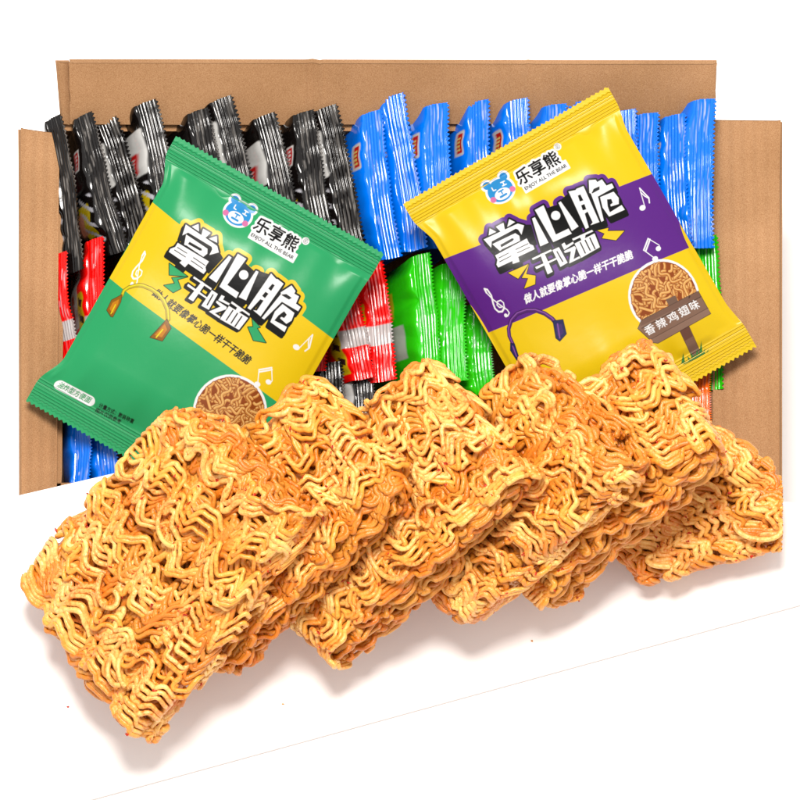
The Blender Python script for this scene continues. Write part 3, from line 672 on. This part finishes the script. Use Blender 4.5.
def smooth_noise(r, n, amp=1.):
    k = r.normal(size=(n, 3)); return k
def cake(name, quad, hts, T, seed, label, n=7.0, clip_px=None, light=1.0):
    """quad: photo pixels of the corners L, T, R, B of the upper face and their heights above the board (m)"""
    r = np.random.default_rng(seed)
    mc = np.mean(quad, 0); quad = [mc + (np.array(p_) - mc) * 1.045 for p_ in quad]
    q = [V(px, py, ZB + h) for (px, py), h in zip(quad, hts)]
    Lq, Tq, Rq, Bq = q
    org = sum(q) / 4; org = np.array([org[0], org[1], ZB])
    e_u = ((Tq - Lq) + (Rq - Bq)); e_v = ((Tq - Rq) + (Lq - Bq))
    lu = np.linalg.norm(e_u) / 2; lv = np.linalg.norm(e_v) / 2
    nn = np.cross(e_u, e_v); nn /= np.linalg.norm(nn)
    if nn[2] < 0: nn = -nn
    rd = .00142; step = .0039
    a, b = lu/2 - rd, T/2 - rd
    allv = []; allf = []; allc = []; off = 0
    nsv = int((lv - .006) / step)
    rings = int(b / .0026) + 1
    NP = 600
    def field(scale, k=4):
        fx = r.normal(size=k) / scale; fy = r.normal(size=k) / scale; fp = r.uniform(0, 6.28, k); am = r.uniform(.5, 1, k)
        return lambda x, y: sum(am[i] * np.sin(fx[i]*x + fy[i]*y + fp[i]) for i in range(k)) / k * 1.6
    for j in range(rings):
        aj, bj = a - j*.0026, max(b - j*.0026, .0006)
        t = np.linspace(0, 2*np.pi, 1400, endpoint=False) + 1.5*np.pi + .2
        ce, si = np.cos(t), np.sin(t)
        xu = aj * np.sign(ce) * np.abs(ce)**(2/n); zw = bj * np.sign(si) * np.abs(si)**(2/2.6)
        seg = np.hypot(np.diff(xu, append=xu[0]), np.diff(zw, append=zw[0])); arc = np.concatenate([[0], np.cumsum(seg)]); Lt = arc[-1]
        xu = np.append(xu, xu[0]); zw = np.append(zw, zw[0])
        f_ph, f_am, f_dr, f_z = field(.015), field(.03), field(.05), field(.012)
        v0 = np.linspace(-1, 1, nsv) * (lv/2 - .007) + r.normal(0, .0006, nsv)
        # bundles of neighbouring strands share a wave
        g = np.zeros(nsv, int); i = 0; gi = 0
        while i < nsv:
            c_ = r.integers(2, 6); g[i:i+c_] = gi; gi += 1; i += c_
        phg = r.normal(0, .9, gi); amg = r.uniform(.7, 1.35, gi); zg = r.uniform(0, 6.28, gi); drg = r.uniform(0, 6.28, gi); lag = r.uniform(.82, 1.25, gi); omg = r.uniform(-1.5, .1, gi)
        s = np.linspace(0, Lt, NP)[None, :] ; vv = v0[:, None]
        lam = .0150
        th = 2*np.pi * s / lam * lag[g][:, None] + 2.1 * f_ph(s, vv) + phg[g][:, None] + r.normal(0, .30, nsv)[:, None]
        A = .0037 * amg[g][:, None] * r.uniform(.85, 1.15, nsv)[:, None] * (1 + .35 * f_am(s, vv))
        lat = vv + A * np.sin(th) + .0090 * np.sin(s/.026 + drg[g][:, None]) * .8 + .005 * f_dr(s, vv) + .0007*np.sin(3.1*th + zg[g][:, None]) + .0016*np.sin(.37*th + drg[g][:, None]*3)
        ss = s + .0009 * omg[g][:, None] * np.sin(2*th) + .0022 * np.sin(th*.5 + zg[g][:, None])
        ss = np.mod(ss, Lt)
        x_ = np.interp(ss.ravel(), arc, xu).reshape(ss.shape); z_ = np.interp(ss.ravel(), arc, zw).reshape(ss.shape)
        # outward lift
        lift = (.0021 * np.sin(.5*th + zg[g][:, None]) + .0010 * np.sin(th*1.0 + zg[g][:, None]*2) + .0016 * f_z(s, vv)) * (1.15 if j == 0 else .8)
        lft = np.hypot(x_/max(aj, 1e-4), z_/max(bj, 1e-4)) + 1e-6
        ox, oz = (np.abs(x_)/aj)**7 * np.sign(x_), np.sign(z_) * np.minimum((np.abs(z_)/bj), 1)
        x_ = x_ + lift * ox; z_ = z_ + lift * oz
        hw = lv/2 - rd
        hw_ = hw * (1.02 + .06*np.sin(s/.013 + j) + .02*np.sin(s/.005 + 9*zg[g][:, None])); lat = lat / (1 + np.abs(lat/hw_)**5)**(1/5)
        # rounded corners of the footprint
        shrink = 1 - .045 * (np.abs(x_)/a)**6 * (np.abs(lat)/hw)**2
        U_ = np.clip(.5 + x_ * shrink / lu, -.05, 1.05)[..., None]; V_ = (.5 + lat * shrink / lv)[..., None]
        base = (1-U_)*(1-V_)*Bq + (1-U_)*V_*Lq + U_*V_*Tq + U_*(1-V_)*Rq
        Pn = base - nn * (T/2 - z_)[..., None]
        vs, f = tubes(Pn, rd * r.uniform(.88, 1.14, nsv)[:, None] * (1 + .07*np.sin(s*900 + 9*zg[g][:, None]) + r.normal(0, .035, (nsv, NP))))
        allv.append(vs.reshape(-1, 3)); allf.append(f + off); off += vs.shape[0]*vs.shape[1]*vs.shape[2]
        tone = np.clip(r.normal(.5, .22, nsv), 0, 1)[:, None, None, None]
        cc = (1-tone) * np.array([.76, .350, .046]) + tone * np.array([.88, .575, .190])
        hot = (r.random(nsv) < .22)[:, None, None, None]; cc = np.where(hot, cc * np.array([.88, .68, .32]), cc)
        if j: cc = cc * np.array([.68, .49, .22])          # inner strands: orange seasoning tone, with crevice shade painted into the colour
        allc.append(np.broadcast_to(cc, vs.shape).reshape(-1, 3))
    # stray loops curling out of the faces
    NL = 4; M = 60; Ps = []
    for k in range(NL):
        cu, cv = r.uniform(.06, .95), r.uniform(.05, .95)
        cu = np.clip(cu, .22, .78); cv = np.clip(cv, .22, .78)
        rad_ = r.uniform(.0055, .0095); t = np.linspace(0, r.uniform(2.2, 4.6), M) + r.uniform(0, 6)
        du_ = rad_ * np.cos(t) * r.uniform(.7, 1.5); dv_ = rad_ * np.sin(t) + np.linspace(-.004, .004, M)*r.normal()
        hz = .0018 + .0014*np.sin(t*1.5) + r.uniform(-.001, .0012)
        U_ = (cu + du_/lu)[:, None]; V_ = (cv + dv_/lv)[:, None]
        Ps.append((1-U_)*(1-V_)*Bq + (1-U_)*V_*Lq + U_*V_*Tq + U_*(1-V_)*Rq + nn*(hz - (.010 if cu in (.02, .97) else 0))[:, None])
    vs, f = tubes(np.array(Ps), rd)
    allv.append(vs.reshape(-1, 3)); allf.append(f + off); off += vs.shape[0]*vs.shape[1]*vs.shape[2]
    allc.append(np.broadcast_to(np.array([.76, .47, .13]), vs.shape).reshape(-1, 3))
    nv_noodle = off
    # chili flakes stuck to the strands
    nf = 420; src = allv[0]
    pick = src[r.integers(0, len(src), nf)]
    fl = []; ff = []
    for k in range(nf):
        c0 = pick[k] + nn * .0003; m = 5; an = np.sort(r.uniform(0, 6.28, m)); sz = r.uniform(.0006, .0017)
        d1 = r.normal(size=3); d1 /= np.linalg.norm(d1); d2 = np.cross(d1, nn + .3*r.normal(size=3)); d2 /= np.linalg.norm(d2); d3 = np.cross(d1, d2)
        for sgn in (1, -1):
            for q_ in an: fl.append(c0 + (d1*np.cos(q_) + d2*np.sin(q_)*.6)*sz + d3*sgn*.0002)
        o0 = off + k*10
        for q_ in range(5): ff.append((o0+q_, o0+(q_+1) % 5, o0+5+(q_+1) % 5, o0+5+q_))
        ff += [(o0, o0+1, o0+2, o0+3), (o0+5, o0+8, o0+7, o0+6), (o0, o0+3, o0+4, o0+4), (o0+5, o0+9, o0+8, o0+8)]
    ff = [x for x in ff if len(set(x)) == 4]
    verts = np.concatenate(allv + [np.array(fl)]); faces = np.concatenate(allf + [np.array(ff)])
    cols = np.concatenate(allc + [np.full((len(fl), 3), .3)])
    mi = np.zeros(len(faces), int); mi[-len(ff):] = 1
    if clip_px is not None:                                   # the end of this cake is cut off flat
        xc = V(clip_px, 500, ZB + .02)[0]
        ok = (verts[faces][:, :, 0] < xc).all(1); faces = faces[ok]; mi = mi[ok]
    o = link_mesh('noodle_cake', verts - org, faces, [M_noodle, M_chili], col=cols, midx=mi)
    o.location = org
    tag(o, label, 'noodle cake', 'fried noodle cakes leaning in a row on the white board')
    return o
SD = np.array([.96, -.27])
def hts(quad, T, tilt, s0=None):
    s = [np.dot(SD, p) for p in quad]; m = min(s)
    return [T - .002 + (x - m) * S * math.tan(rad(tilt)) for x in s]
CT = .031
cakes = [
 ([(3, 584), (180, 391), (306, 498), (118, 758)], 34, 'large fried noodle cake at the very front left, whole face turned up', None),
 ([(120, 570), (288, 368), (402, 492), (216, 682)], 34, 'fried noodle cake second from the left, peak between green pouch and red packet', None),
 ([(230, 550), (400, 346), (524, 482), (322, 676)], 34, 'fried noodle cake third from the left, peak in front of the green packets', None),
 ([(345, 520), (528, 341), (634, 460), (440, 640)], 34, 'fried noodle cake fourth from the left, below the purple headphones print', None),
 ([(445, 500), (626, 327), (712, 457), (536, 612)], 32, 'fried noodle cake fifth from the left, peak beside the wooden sign print', None),
]
for i, (q, tl, lab, cp) in enumerate(cakes):
    if i in (0, 3): q = q[1:] + q[:1]                    # strands run the other way
    cake('c', q, hts(q, CT, tl), CT, 11 + i, lab)
q6 = [(560, 520), (716, 416), (850, 525), (640, 590)]
cake('c', q6[1:] + q6[:1], [.050, .036, .026, .030], .026, 31, 'fried noodle cake lying flattest at the right end, cut off straight', clip_px=781)

# crumbs on the board
for px, py, lab in ((283, 704, 'tiny orange crumb on the board below the second noodle cake'), (532, 641, 'tiny tan crumb on the board below the fourth noodle cake'), (68, 707, 'tiny dark crumb on the board left of the front noodle cake')):
    c0 = V(px, py, ZB); r = np.random.default_rng(px)
    vs = [np.array([math.cos(k*1.26)*.0009*r.uniform(.6, 1), math.sin(k*1.26)*.0007*r.uniform(.6, 1), .0001]) for k in range(5)] + [np.array([0.0001, 0, .0008])]
    o = link_mesh('crumb', vs, [(0, 1, 2, 3, 4)] + [(k, (k+1) % 5, 5) for k in range(5)], [M_noodle if px != 68 else M_chili], smooth=False, col=np.tile([.6, .3, .08], (6, 1)))
    o.location = c0; tag(o, lab, 'crumb', 'crumbs on the white board')
